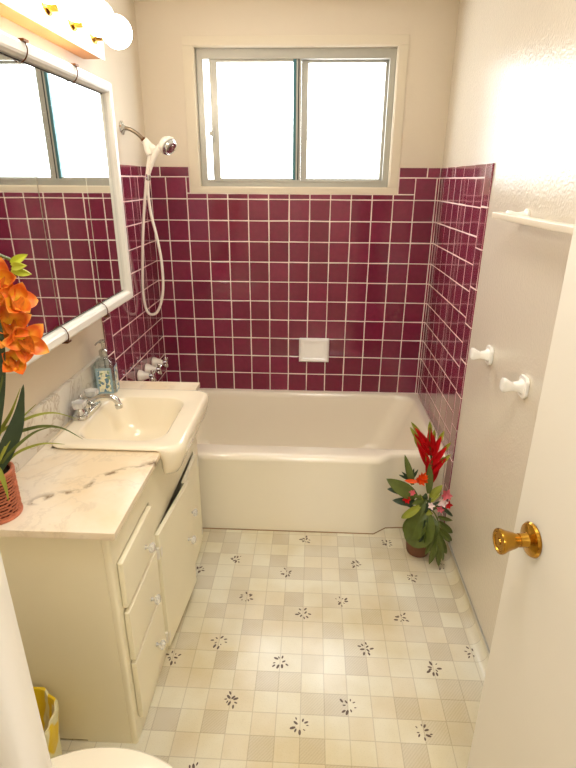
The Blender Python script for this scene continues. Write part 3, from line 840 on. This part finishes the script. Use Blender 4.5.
for (y, z, s) in ((-1.46, mz1+.002, 1), (-1.165, mz1+.002, 1), (-1.475, mz0-.003, -1), (-1.16, mz0-.003, -1)):
    b = B()
    b.box((.130, y-.013, z-.003), (.160, y+.013, z+.003), bev=.0015)
    b.tube([(.155, y, z), (.158, y+.002, z-s*.02), (.150, y+.002, z-s*.038), (.137, y, z-s*.048)], .0016, 8, sub=4)
    obj('door_catch', b, 'bronze', mc)

# vanity light bar
vl = thing('vanity_light', 'white and wood light bar with round lit bulbs above the mirror', 'light', (0, -1.14, 2.025))
b = B(); b.box((.001, -1.60, 2.027), (.076, -.708, 2.130), bev=.002); obj('bar', b, 'wood', vl)
b = B(); b.box((.0765, -1.602, 2.022), (.083, -.706, 2.134), bev=.0015); o = obj('front_panel', b, 'white_trim', vl); o['label'] = 'white front panel'
for i in range(5):
    y = -.80-.172*i; z = 2.092
    b = B(); b.lathe([(.036, 0), (.036, .004), (.028, .010), (.026, .034), (.030, .040), (.0, .040)], (.083, y, z), (1, 0, 0), 24); s_ = obj('bulb_socket', b, 'brass', vl)
    b = B(); b.lathe([(.014, .034)]+[(.052*math.sin(a), .086-.052*math.cos(a)) for a in [PI*k/16 for k in range(2, 17)]], (.083, y, z), (1, 0, 0), 32); g = obj('bulb', b, 'bulb', s_); g['label'] = 'lit round bulb'

# ------------------------------------------------------------------ right wall fittings
tb = thing('towel_bar', 'flat cream towel bar high on the right wall', 'towel bar', (W, -1.42, 1.50))
b = B(); b.box((1.444, -1.93, 1.501), (1.476, -1.155, 1.519), bev=.003); obj('bar', b, 'trim', tb)
for y in (-1.225, -1.86):
    b = B(); b.lathe([(.020, 0), (.021, .006), (.013, .012), (.010, .030), (.012, .040), (.016, .052), (.015, .062), (.008, .066), (0, .067)], (W-.0005, y, 1.512), (-1, 0, 0), 24); obj('post', b, 'white_ceramic', tb)
def bracket(y, z, label):
    t = thing('ceramic_bracket', label, 'wall bracket', (W, y, z), 'ceramic brackets below the towel bar')
    b = B()
    pts = [(y-.030, z-.022), (y-.018, z-.034), (y+.018, z-.034), (y+.030, z-.022), (y+.030, z+.022), (y+.018, z+.034), (y-.018, z+.034), (y-.030, z+.022)]
    b.prism(pts, 0, W-.012, W-.0005, bev=.003); obj('wall_plate', b, 'white_ceramic', t)
    b = B()
    def ring(x, hy, hz, dz=0, dy=0):
        return [Vector((x, y+dy+hy*math.copysign(abs(math.cos(a))**.6, math.cos(a)), z+dz+hz*math.copysign(abs(math.sin(a))**.6, math.sin(a)))) for a in [2*PI*k/20 for k in range(20)]]
    b.rings([ring(W-.010, .022, .024), ring(W-.022, .014, .016), ring(W-.038, .012, .013), ring(W-.050, .014, .017, .002), ring(W-.062, .017, .022, .004), ring(W-.070, .016, .021, .005), ring(W-.074, .010, .014, .005)], cap0=True, cap1=True)
    obj('arm', b, 'white_ceramic', t)
    return t
b1 = bracket(-1.100, 1.022, 'white ceramic wall bracket close to the tile edge')
b2 = dup(b1, (W, -1.43, 1.030), 'white ceramic wall bracket closer to the door')

# ------------------------------------------------------------------ orchid in a wicker pot on the counter
PX, PY = .078, -1.832
orc = thing('potted_orchid', 'orange artificial orchid in a red brown wicker pot on the counter', 'potted plant', (PX, PY, CZ))
b = B(); b.lathe([(0, .0005), (.050, .0005), (.050, .004), (.050, .120), (.046, .120), (.046, .112), (0, .112)], (PX, PY, CZ), (0,0,1), 40)
pot = obj('pot', b, simple('wicker backing', (86, 32, 22), .8), orc)
b = B()
for k in range(13):
    z = CZ+.012+k*.0086; n = 44; ring = []
    for i in range(n+1):
        a = 2*PI*i/n; r = .0525+.0018*math.cos(11*a*2+PI*k)
        ring.append((PX+r*math.cos(a), PY+r*math.sin(a), z+.0012*math.sin(11*a+PI*k)))
    b.tube(ring, .0026, 6)
for z, r in ((CZ+.004, .0055), (CZ+.124, .0055)):
    b.tube([(PX+.052*math.cos(2*PI*i/32), PY+.052*math.sin(2*PI*i/32), z) for i in range(33)], r, 10)
o = obj('weave', b, 'wicker', pot)
b = B(); b.lathe([(0, 0), (.046, 0), (.044, .004), (0, .005)], (PX, PY, CZ+.112), (0,0,1), 24); obj('soil', b, 'soil', orc)
zt = CZ+.115
def blade(parent, pts, w, mat, nm='leaf', cup=.25, tipw=.05):
    """strap leaf through the given points"""
    P = spline([Vector(p) for p in pts], 6); n = len(P); b = B(); rows_ = []
    cam = Vector((.8765, -2.93, 1.61))
    for i, p in enumerate(P):
        d = (P[min(i+1, n-1)]-P[max(i-1, 0)]).normalized()
        side = d.cross((cam-p).normalized()).normalized() if nm == 'x' else d.cross(Vector((.55, -.8, .25))).normalized()
        up = side.cross(d)
        t = i/(n-1); ww = w/2*(.55+.45*math.sin(PI*min(1, t*1.2)))*(1-t**5*(1-tipw)); ww = max(ww, .0004)
        rows_.append([p+side*(u*ww)-up*(cup*ww*(1-abs(u))) for u in (-1, -.5, 0, .5, 1)]+[p+side*(u*ww)-up*(cup*ww*(1-abs(u))+.0012) for u in (1, .5, 0, -.5, -1)])
    b.rings(rows_, cap0=True, cap1=True)
    return obj(nm, b, mat, parent)
blade(orc, [(PX+.01, PY-.01, zt), (.125, -1.82, .98), (.165, -1.81, 1.06), (.190, -1.80, 1.15)], .040, 'leaf_deep')
blade(orc, [(PX+.01, PY-.01, zt), (.12, -1.82, .98), (.16, -1.80, 1.05), (.20, -1.78, 1.09)], .008, 'leaf_light')
blade(orc, [(PX+.01, PY, zt), (.13, -1.82, .97), (.19, -1.80, 1.02), (.235, -1.78, 1.03)], .008, 'leaf')
blade(orc, [(PX+.02, PY+.01, zt), (.14, -1.81, .965), (.20, -1.79, .985), (.25, -1.77, .975)], .007, 'leaf_light')
blade(orc, [(PX, PY, zt), (.10, -1.835, 1.02), (.145, -1.84, 1.16), (.183, -1.85, 1.30), (.185, -1.86, 1.40)], .046, 'leaf_deep')
blade(orc, [(PX+.01, PY+.01, zt), (.085, -1.79, 1.00), (.15, -1.75, 1.035), (.20, -1.71, 1.035), (.245, -1.68, 1.005)], .008, 'leaf_light')
blade(orc, [(PX+.015, PY, zt), (.10, -1.78, .985), (.17, -1.76, 1.015), (.235, -1.75, 1.012), (.285, -1.74, .975)], .009, 'leaf')
blade(orc, [(PX+.015, PY, zt), (.085, -1.79, .99), (.125, -1.77, 1.06), (.150, -1.75, 1.12)], .010, 'leaf_light')
blade(orc, [(PX+.01, PY-.01, zt), (.075, -1.80, .99), (.095, -1.80, 1.07), (.120, -1.79, 1.12)], .009, 'leaf_light')
blade(orc, [(PX+.025, PY-.02, zt), (.128, -1.868, .955), (.140, -1.874, .91), (.141, -1.876, .87)], .012, 'leaf_light')
b = B(); b.tube([(PX, PY, zt-.02), (.10, -1.83, 1.05), (.168, -1.83, 1.20), (.178, -1.83, 1.40), (.18, -1.82, 1.46), (.215, -1.80, 1.445)], .0035, 8, sub=6); stem = obj('stem', b, 'leaf', orc)
def blossom(c, face, s=1.0, seed=0):
    rnd = random.Random(seed); c = Vector(c); f = Vector(face).normalized()
    q = f.to_track_quat('Z', 'Y') @ Matrix.Rotation(rnd.uniform(-.6, .6), 3, 'Z').to_quaternion(); b = B()
    for k in range(5):
        a = PI/2+2*PI*k/5+rnd.uniform(-.15, .15)
        d = q @ Vector((math.cos(a), math.sin(a), .35)); up = q @ Vector((0, 0, 1))
        b.leaf(c+d*.002, d, up, .050*s*rnd.uniform(.9, 1.1), .038*s, curl=rnd.uniform(-1.2, .7), cup=.35, n=9, m=6, wave=.14, base=.18)
    o = obj('blossom', b, 'orchid', orc, loc=c)
    b = B(); dn_ = q @ Vector((0, -.55, .9)); upv = q @ Vector((0, .9, .5))
    b.leaf(c+f*.003, dn_, upv, .030*s, .026*s, curl=1.2, cup=.8, n=8, m=6, base=.25)
    l = obj('lip', b, 'orchid_lip', o, loc=c)
    return o
for i, (c, f, s) in enumerate((((.178, -1.80, 1.398), (.5, -.8, .3), 1.05), ((.205, -1.80, 1.352), (.75, -.6, .35), 1.1), ((.192, -1.81, 1.300), (.5, -.85, .2), 1.05), ((.212, -1.80, 1.262), (.6, -.75, .1), 1.1), ((.190, -1.81, 1.212), (.4, -.8, .5), .95), ((.185, -1.83, 1.36), (.0, -1, .4), 1.0))):
    blossom(c, f, s, i+3)
for (c, d) in (((.216, -1.80, 1.436), (.8, 0, .45)), ((.214, -1.80, 1.424), (.9, 0, -.25)), ((.216, -1.80, 1.430), (.8, -.4, .1))):
    b = B(); b.leaf(c, d, (0, -1, .1), .042, .018, curl=.2, cup=.5, n=8, m=6, thick=.004); obj('bud', b, 'bud', orc)

# ------------------------------------------------------------------ tropical arrangement on the floor
FX, FY = 1.395, -.925
tp = thing('tropical_arrangement', 'red heliconia and green leaf arrangement in a brown pot by the tub', 'potted plant', (FX, FY, 0))
b = B(); b.lathe([(0, .0005), (.048, .0005), (.052, .01), (.064, .11), (.068, .12), (.066, .128), (.058, .126), (.056, .11), (0, .11)], (FX, FY, 0), (0,0,1), 32); obj('pot', b, 'terracotta', tp)
b = B(); b.lathe([(0, 0), (.056, 0), (.05, .01), (0, .012)], (FX, FY, .108), (0,0,1), 20); obj('soil', b, 'soil', tp)
# heliconia: zig-zag boat shaped bracts
b = B()
b.tube([(FX+.01, FY-.02, .11), (1.412, -.95, .25), (1.415, -.958, .40), (1.402, -.955, .50), (1.385, -.95, .58), (1.381, -.947, .65)], .0042, 8, sub=6)
st = obj('stem', b, 'leaf', tp)
BR = [((1.375, -.95, .577), (1.312, -.95, .66)), ((1.377, -.96, .542), (1.308, -.96, .639)), ((1.381, -.965, .499), (1.323, -.965, .602)), ((1.399, -.95, .537), (1.435, -.95, .623)), ((1.405, -.955, .502), (1.464, -.955, .575)), ((1.404, -.965, .462), (1.466, -.965, .525)), ((1.383, -.945, .575), (1.38, -.945, .663)), ((1.4, -.94, .55), (1.402, -.94, .624)), ((1.411, -.96, .417), (1.443, -.96, .506)), ((1.396, -.97, .453), (1.376, -.97, .529))]
b = B(); view = Vector((-.2, -.9, .4)).normalized()
for (p, q) in BR:
    p, q = Vector(p), Vector(q); c = Vector((1.400, -.955, p.z-.035)); p = p.lerp(c, .45); d = q-p; L = d.length
    b.leaf(p, d, view, L*.92, .030, cup=.9, n=10, m=6, base=.3, thick=.003)
    b.leaf(p+d*.66, d, view+Vector((0, -.05, 0)), L*.50, .018, cup=.5, n=7, m=4, mat=1, base=.25, thick=.002)
h = obj('heliconia', b, ['red', 'leaf_light'], tp, wn=False); h['label'] = 'red heliconia bracts with yellow green tips'
def lf(a, c, w, curl, mat, nm='leaf', up=(-.15, -.85, .5), cup=.2, wave=.03):
    a, c = Vector(a), Vector(c); d = (c-a); L = d.length*(1+abs(curl)*.04)
    side = d.cross(Vector(up)).normalized(); d0 = Matrix.Rotation(curl/2, 3, side) @ d
    b = B(); b.leaf(a, d0, up, L, w, curl=curl, cup=cup, n=12, m=6, wave=wave, base=.1)
    return obj(nm, b, mat, tp, wn=False)
lf((1.345, -.985, .335), (1.214, -.99, .422), .062, .5, 'leaf')
lf((1.340, -.975, .355), (1.222, -.98, .366), .040, .5, 'leaf_deep')
lf((1.345, -.99, .310), (1.245, -1.0, .323), .036, .6, 'leaf_deep')
lf((1.360, -1.01, .305), (1.284, -1.02, .246), .034, 1.1, 'leaf_light', cup=.5)
lf((1.330, -.97, .385), (1.284, -.97, .53), .030, .3, 'leaf')
lf((1.400, -.98, .350), (1.390, -.98, .502), .032, .3, 'leaf')
lf((1.41, -.975, .33), (1.45, -.99, .40), .034, .5, 'leaf_light')
for k in range(6):
    t = -1.1+.30*k; lf((1.322, -.965, .405), (1.322+.062*math.sin(t), -.97, .405+.062*math.cos(t)), .013, .2, 'leaf_deep')
for k in range(16):
    a = 2*PI*k/16; r = random.uniform(.05, .095)
    lf((FX-.01, FY-.055, .27+random.uniform(-.03, .06)), (FX-.01+r*math.cos(a), FY-.085+random.uniform(-.02, .02), .30+r*.9*math.sin(a)), random.uniform(.014, .028), random.uniform(.3, 1.1), random.choice(['leaf', 'leaf_deep', 'leaf', 'leaf_light']))
# big rounded folded leaves hanging over the pot
for (a, c, w, u, m_) in (((1.395, -1.000, .262), (1.345, -1.040, .110), .125, (-.35, -1, .35), 'leaf'), ((1.375, -1.005, .245), (1.320, -1.030, .150), .095, (-.5, -1, .3), 'leaf'), ((1.410, -1.005, .250), (1.395, -1.050, .115), .075, (.35, -1, .35), 'leaf'), ((1.385, -1.03, .245), (1.365, -1.056, .15), .05, (.5, -.8, .3), 'leaf_deep')):
    lf(a, c, w, .9, m_, up=u, cup=.38, wave=.08)
# palm fronds drooping to the floor at right
b = B(); b.tube([(FX+.02, FY-.05, .27), (1.432, -1.0, .262), (1.447, -1.03, .225), (1.440, -1.055, .19), (1.437, -1.062, .12)], .0032, 8, sub=5)
for (p, q, w) in (((1.45, -.99, .240), (1.515, -.99, .222), .016), ((1.450, -1.01, .228), (1.517, -1.01, .170), .026), ((1.448, -1.03, .205), (1.512, -1.03, .145), .026), ((1.441, -1.05, .198), (1.49, -1.05, .088), .024), ((1.435, -1.06, .185), (1.461, -1.06, .026), .024), ((1.436, -1.06, .180), (1.418, -1.06, .036), .024), ((1.433, -1.05, .206), (1.398, -1.05, .08), .024), ((1.433, -1.03, .225), (1.389, -1.03, .114), .022), ((1.438, -1.07, .200), (1.474, -1.07, .066), .020), ((1.443, -1.03, .215), (1.503, -1.03, .136), .020)):
    p, q = Vector(p), Vector(q); d = q-p; sd_ = d.cross(Vector((-.1, -.9, .4))).normalized()
    b.leaf(p, Matrix.Rotation(.2, 3, sd_) @ d, (-.1, -.9, .4), d.length*1.02, w*1.15, curl=.4, cup=.35, n=9, m=4, base=.12)
o = obj('palm_frond', b, 'leaf', tp, wn=False); o['label'] = 'drooping palm frond'
lf((1.45, -.99, .30), (1.515, -.995, .245), .016, 1.2, 'leaf_deep')
# orange flower, small red flowers and pale blossoms
def flower(c, face, n, L, w, mat, nm, lab, cup=.4, spread=.5, curl=-.3):
    c = Vector(c); q = Vector(face).normalized().to_track_quat('Z', 'Y'); b = B()
    for k in range(n):
        a = 2*PI*k/n+random.uniform(-.2, .2)
        b.leaf(c, q @ Vector((math.cos(a), math.sin(a), spread)), q @ Vector((0, 0, 1)), L*random.uniform(.85, 1.1), w, curl=curl, cup=cup, n=7, m=4, base=.15)
    o = obj(nm, b, mat, tp); o['label'] = lab; return o
flower((1.352, -.990, .415), (.1, -.7, .7), 10, .042, .016, 'orange', 'orange_flower', 'orange red flower', spread=.9)
flower((1.357, -.990, .425), (.3, -.5, .8), 7, .045, .014, 'orange', 'orange_flower', 'orange red flower', spread=1.3)
lf((1.345, -.985, .41), (1.290, -.985, .415), .018, -.5, 'orange', 'orange_flower')
flower((1.307, -1.0, .330), (-.3, -.8, .5), 7, .026, .012, 'red', 'red_flower', 'small red flower', spread=.7)
flower((1.33, -.99, .358), (-.3, -.8, .5), 6, .022, .010, 'pink', 'pink_flower', 'small pink flower', spread=.7)
flower((1.472, -.99, .352), (.0, -.9, .5), 6, .034, .018, 'pink', 'pink_flower', 'deep pink blossom')
flower((1.460, -.985, .310), (.0, -.9, .5), 5, .030, .018, 'white_petal', 'white_flower', 'white blossom')
flower((1.485, -.985, .300), (.2, -.9, .5), 5, .026, .015, 'red', 'red_flower', 'small red flower')
flower((1.404, -1.02, .316), (.0, -.9, .5), 5, .022, .012, 'white_petal', 'white_flower', 'white blossom')
flower((1.45, -1.0, .285), (.0, -.9, .5), 5, .022, .012, 'pink', 'pink_flower', 'small pink flower')

# ------------------------------------------------------------------ toilet
tl = thing('toilet', 'cream toilet with closed lid beside the vanity', 'toilet', (.38, -2.345, 0))
TY = -2.348
def oval(cx_, a_, b_, z, n=48, e=1.0, front=1.0):
    pts = []
    for k in range(n):
        t = 2*PI*k/n; x = math.cos(t); y = math.sin(t)
        aa = a_*(front if x > 0 else 1); pts.append(Vector((cx_+aa*math.copysign(abs(x)**e, x), TY+b_*math.copysign(abs(y)**e, y), z)))
    return pts
b = B()
b.rings([oval(.40, .20, .10, .001), oval(.40, .19, .095, .06), oval(.41, .17, .09, .16), oval(.43, .20, .13, .27), oval(.461, .225, .170, .36), oval(.45, .235, .178, .385), oval(.45, .230, .172, .392), oval(.45, .18, .125, .390), oval(.46, .10, .08, .28), oval(.46, .05, .04, .2)], cap0=True, cap1=True)
obj('bowl', b, 'tub', tl, sharp=60)
b = B(); b.rings([oval(.461, .230, .178, .394), oval(.461, .236, .184, .400), oval(.461, .234, .182, .410), oval(.461, .17, .12, .411), oval(.461, .168, .118, .395)], cap0=False); b.rings([oval(.461, .168, .118, .395), oval(.461, .230, .178, .394)]); obj('seat', b, 'tub', tl, sharp=60)
b = B(); b.rings([oval(.458, .234, .182, .412), oval(.458, .240, .188, .416), oval(.458, .240, .188, .424), oval(.458, .232, .180, .430), oval(.458, .15, .12, .433)], cap0=True, cap1=True); obj('lid', b, 'tub', tl, sharp=60)
b = B(); b.box((.012, TY-.225, .40), (.185, TY+.225, .72), bev=.02, seg=4); b.box((.004, TY-.235, .722), (.195, TY+.235, .75), bev=.01, seg=3); b.box((.08, TY-.09, .20), (.25, TY+.09, .41), bev=.02, seg=3); obj('tank', b, 'tub', tl)
b = B(); b.lathe([(.012, 0), (.012, .008), (0, .009)], (.186, TY+.16, .66), (1, 0, 0), 16); b.tube([(.195, TY+.16, .66), (.20, TY+.13, .655), (.20, TY+.08, .65)], .005, 8); obj('flush_lever', b, 'chrome', tl)

# ------------------------------------------------------------------ waste bin with yellow bag
BX, BY = .105, -1.985
wb = thing('waste_bin', 'small waste bin lined with a yellow bag, beside the vanity', 'waste bin', (BX, BY, 0))
b = B(); b.lathe([(0, .001), (.070, .001), (.090, .215), (.092, .225), (.088, .225), (.068, .008), (0, .008)], (BX, BY, 0), (0,0,1), 40); obj('bin', b, 'bin', wb)
b = B()
def wob(a, h): return 1+.030*math.sin(7*a+h*30)+.018*math.sin(13*a+1)
b.lathe([(.080, .030), (.086, .09), (.093, .16), (.098, .21), (.100, .236), (.097, .246), (.091, .244), (.086, .225), (.080, .14), (.075, .06), (0, .05)], (BX, BY, 0), (0,0,1), 72, wob=wob)
o = obj('bag', b, 'bag', wb); o['label'] = 'yellow and white plastic liner bag'

# ------------------------------------------------------------------ lights
wd = bpy.data.worlds.new('World'); bpy.context.scene.world = wd; wd.use_nodes = True
bg = wd.node_tree.nodes['Background']; bg.inputs[0].default_value = (.93, .97, 1, 1); bg.inputs[1].default_value = 11.0
def area(name, loc, rot, sx, sy, power, col, portal=False):
    l = bpy.data.lights.new(name, 'AREA'); l.shape = 'RECTANGLE'; l.size = sx; l.size_y = sy; l.energy = power; l.color = col
    o = bpy.data.objects.new(name, l); C.objects.link(o); o.location = loc; o.rotation_euler = rot
    if portal: l.cycles.is_portal = True
    return o
area('window_portal', (.776, .14, 1.9), (PI/2, 0, PI), 1.0, .62, 1, (1, 1, 1), portal=True)
area('hallway_fill_light', (.85, -3.9, CEIL-.03), (math.radians(25), 0, 0), 1.1, .8, 50, (1, .99, .97))  # unseen area light added as fill through the doorway, no real fixture
area('bathroom_fill_light', (.85, -2.2, CEIL-.02), (0, 0, 0), .5, .5, 15, (1, .98, .95))  # added overhead fill without a fixture, brightens the vanity's side panel

# ------------------------------------------------------------------ camera
cam = bpy.data.cameras.new('camera'); co = bpy.data.objects.new('camera', cam); C.objects.link(co)
yaw, pitch, roll, f = -.04533, -.37402, .00571, 520.626
cyw, syw, cp, sp = math.cos(yaw), math.sin(yaw), math.cos(pitch), math.sin(pitch)
fw_ = Vector((syw*cp, cyw*cp, sp)); r_ = Vector((cyw, -syw, 0)); u_ = r_.cross(fw_)
r2 = r_*math.cos(roll)+u_*math.sin(roll); u2 = -r_*math.sin(roll)+u_*math.cos(roll)
co.matrix_world = Matrix(((r2.x, u2.x, -fw_.x, .87653), (r2.y, u2.y, -fw_.y, -2.93074), (r2.z, u2.z, -fw_.z, 1.61105), (0, 0, 0, 1)))
cam.sensor_fit = 'HORIZONTAL'; cam.sensor_width = 36; cam.lens = f*36/576; cam.clip_start = .02
sc = bpy.context.scene; sc.camera = co
sc.view_settings.view_transform = 'Standard'; sc.view_settings.look = 'None'; sc.view_settings.gamma = 1; sc.view_settings.exposure = -.12
sc.view_settings.use_curve_mapping = False
sc.cycles.max_bounces = 10; sc.cycles.diffuse_bounces = 5; sc.cycles.glossy_bounces = 5; sc.cycles.transparent_max_bounces = 12; sc.cycles.caustics_reflective = False
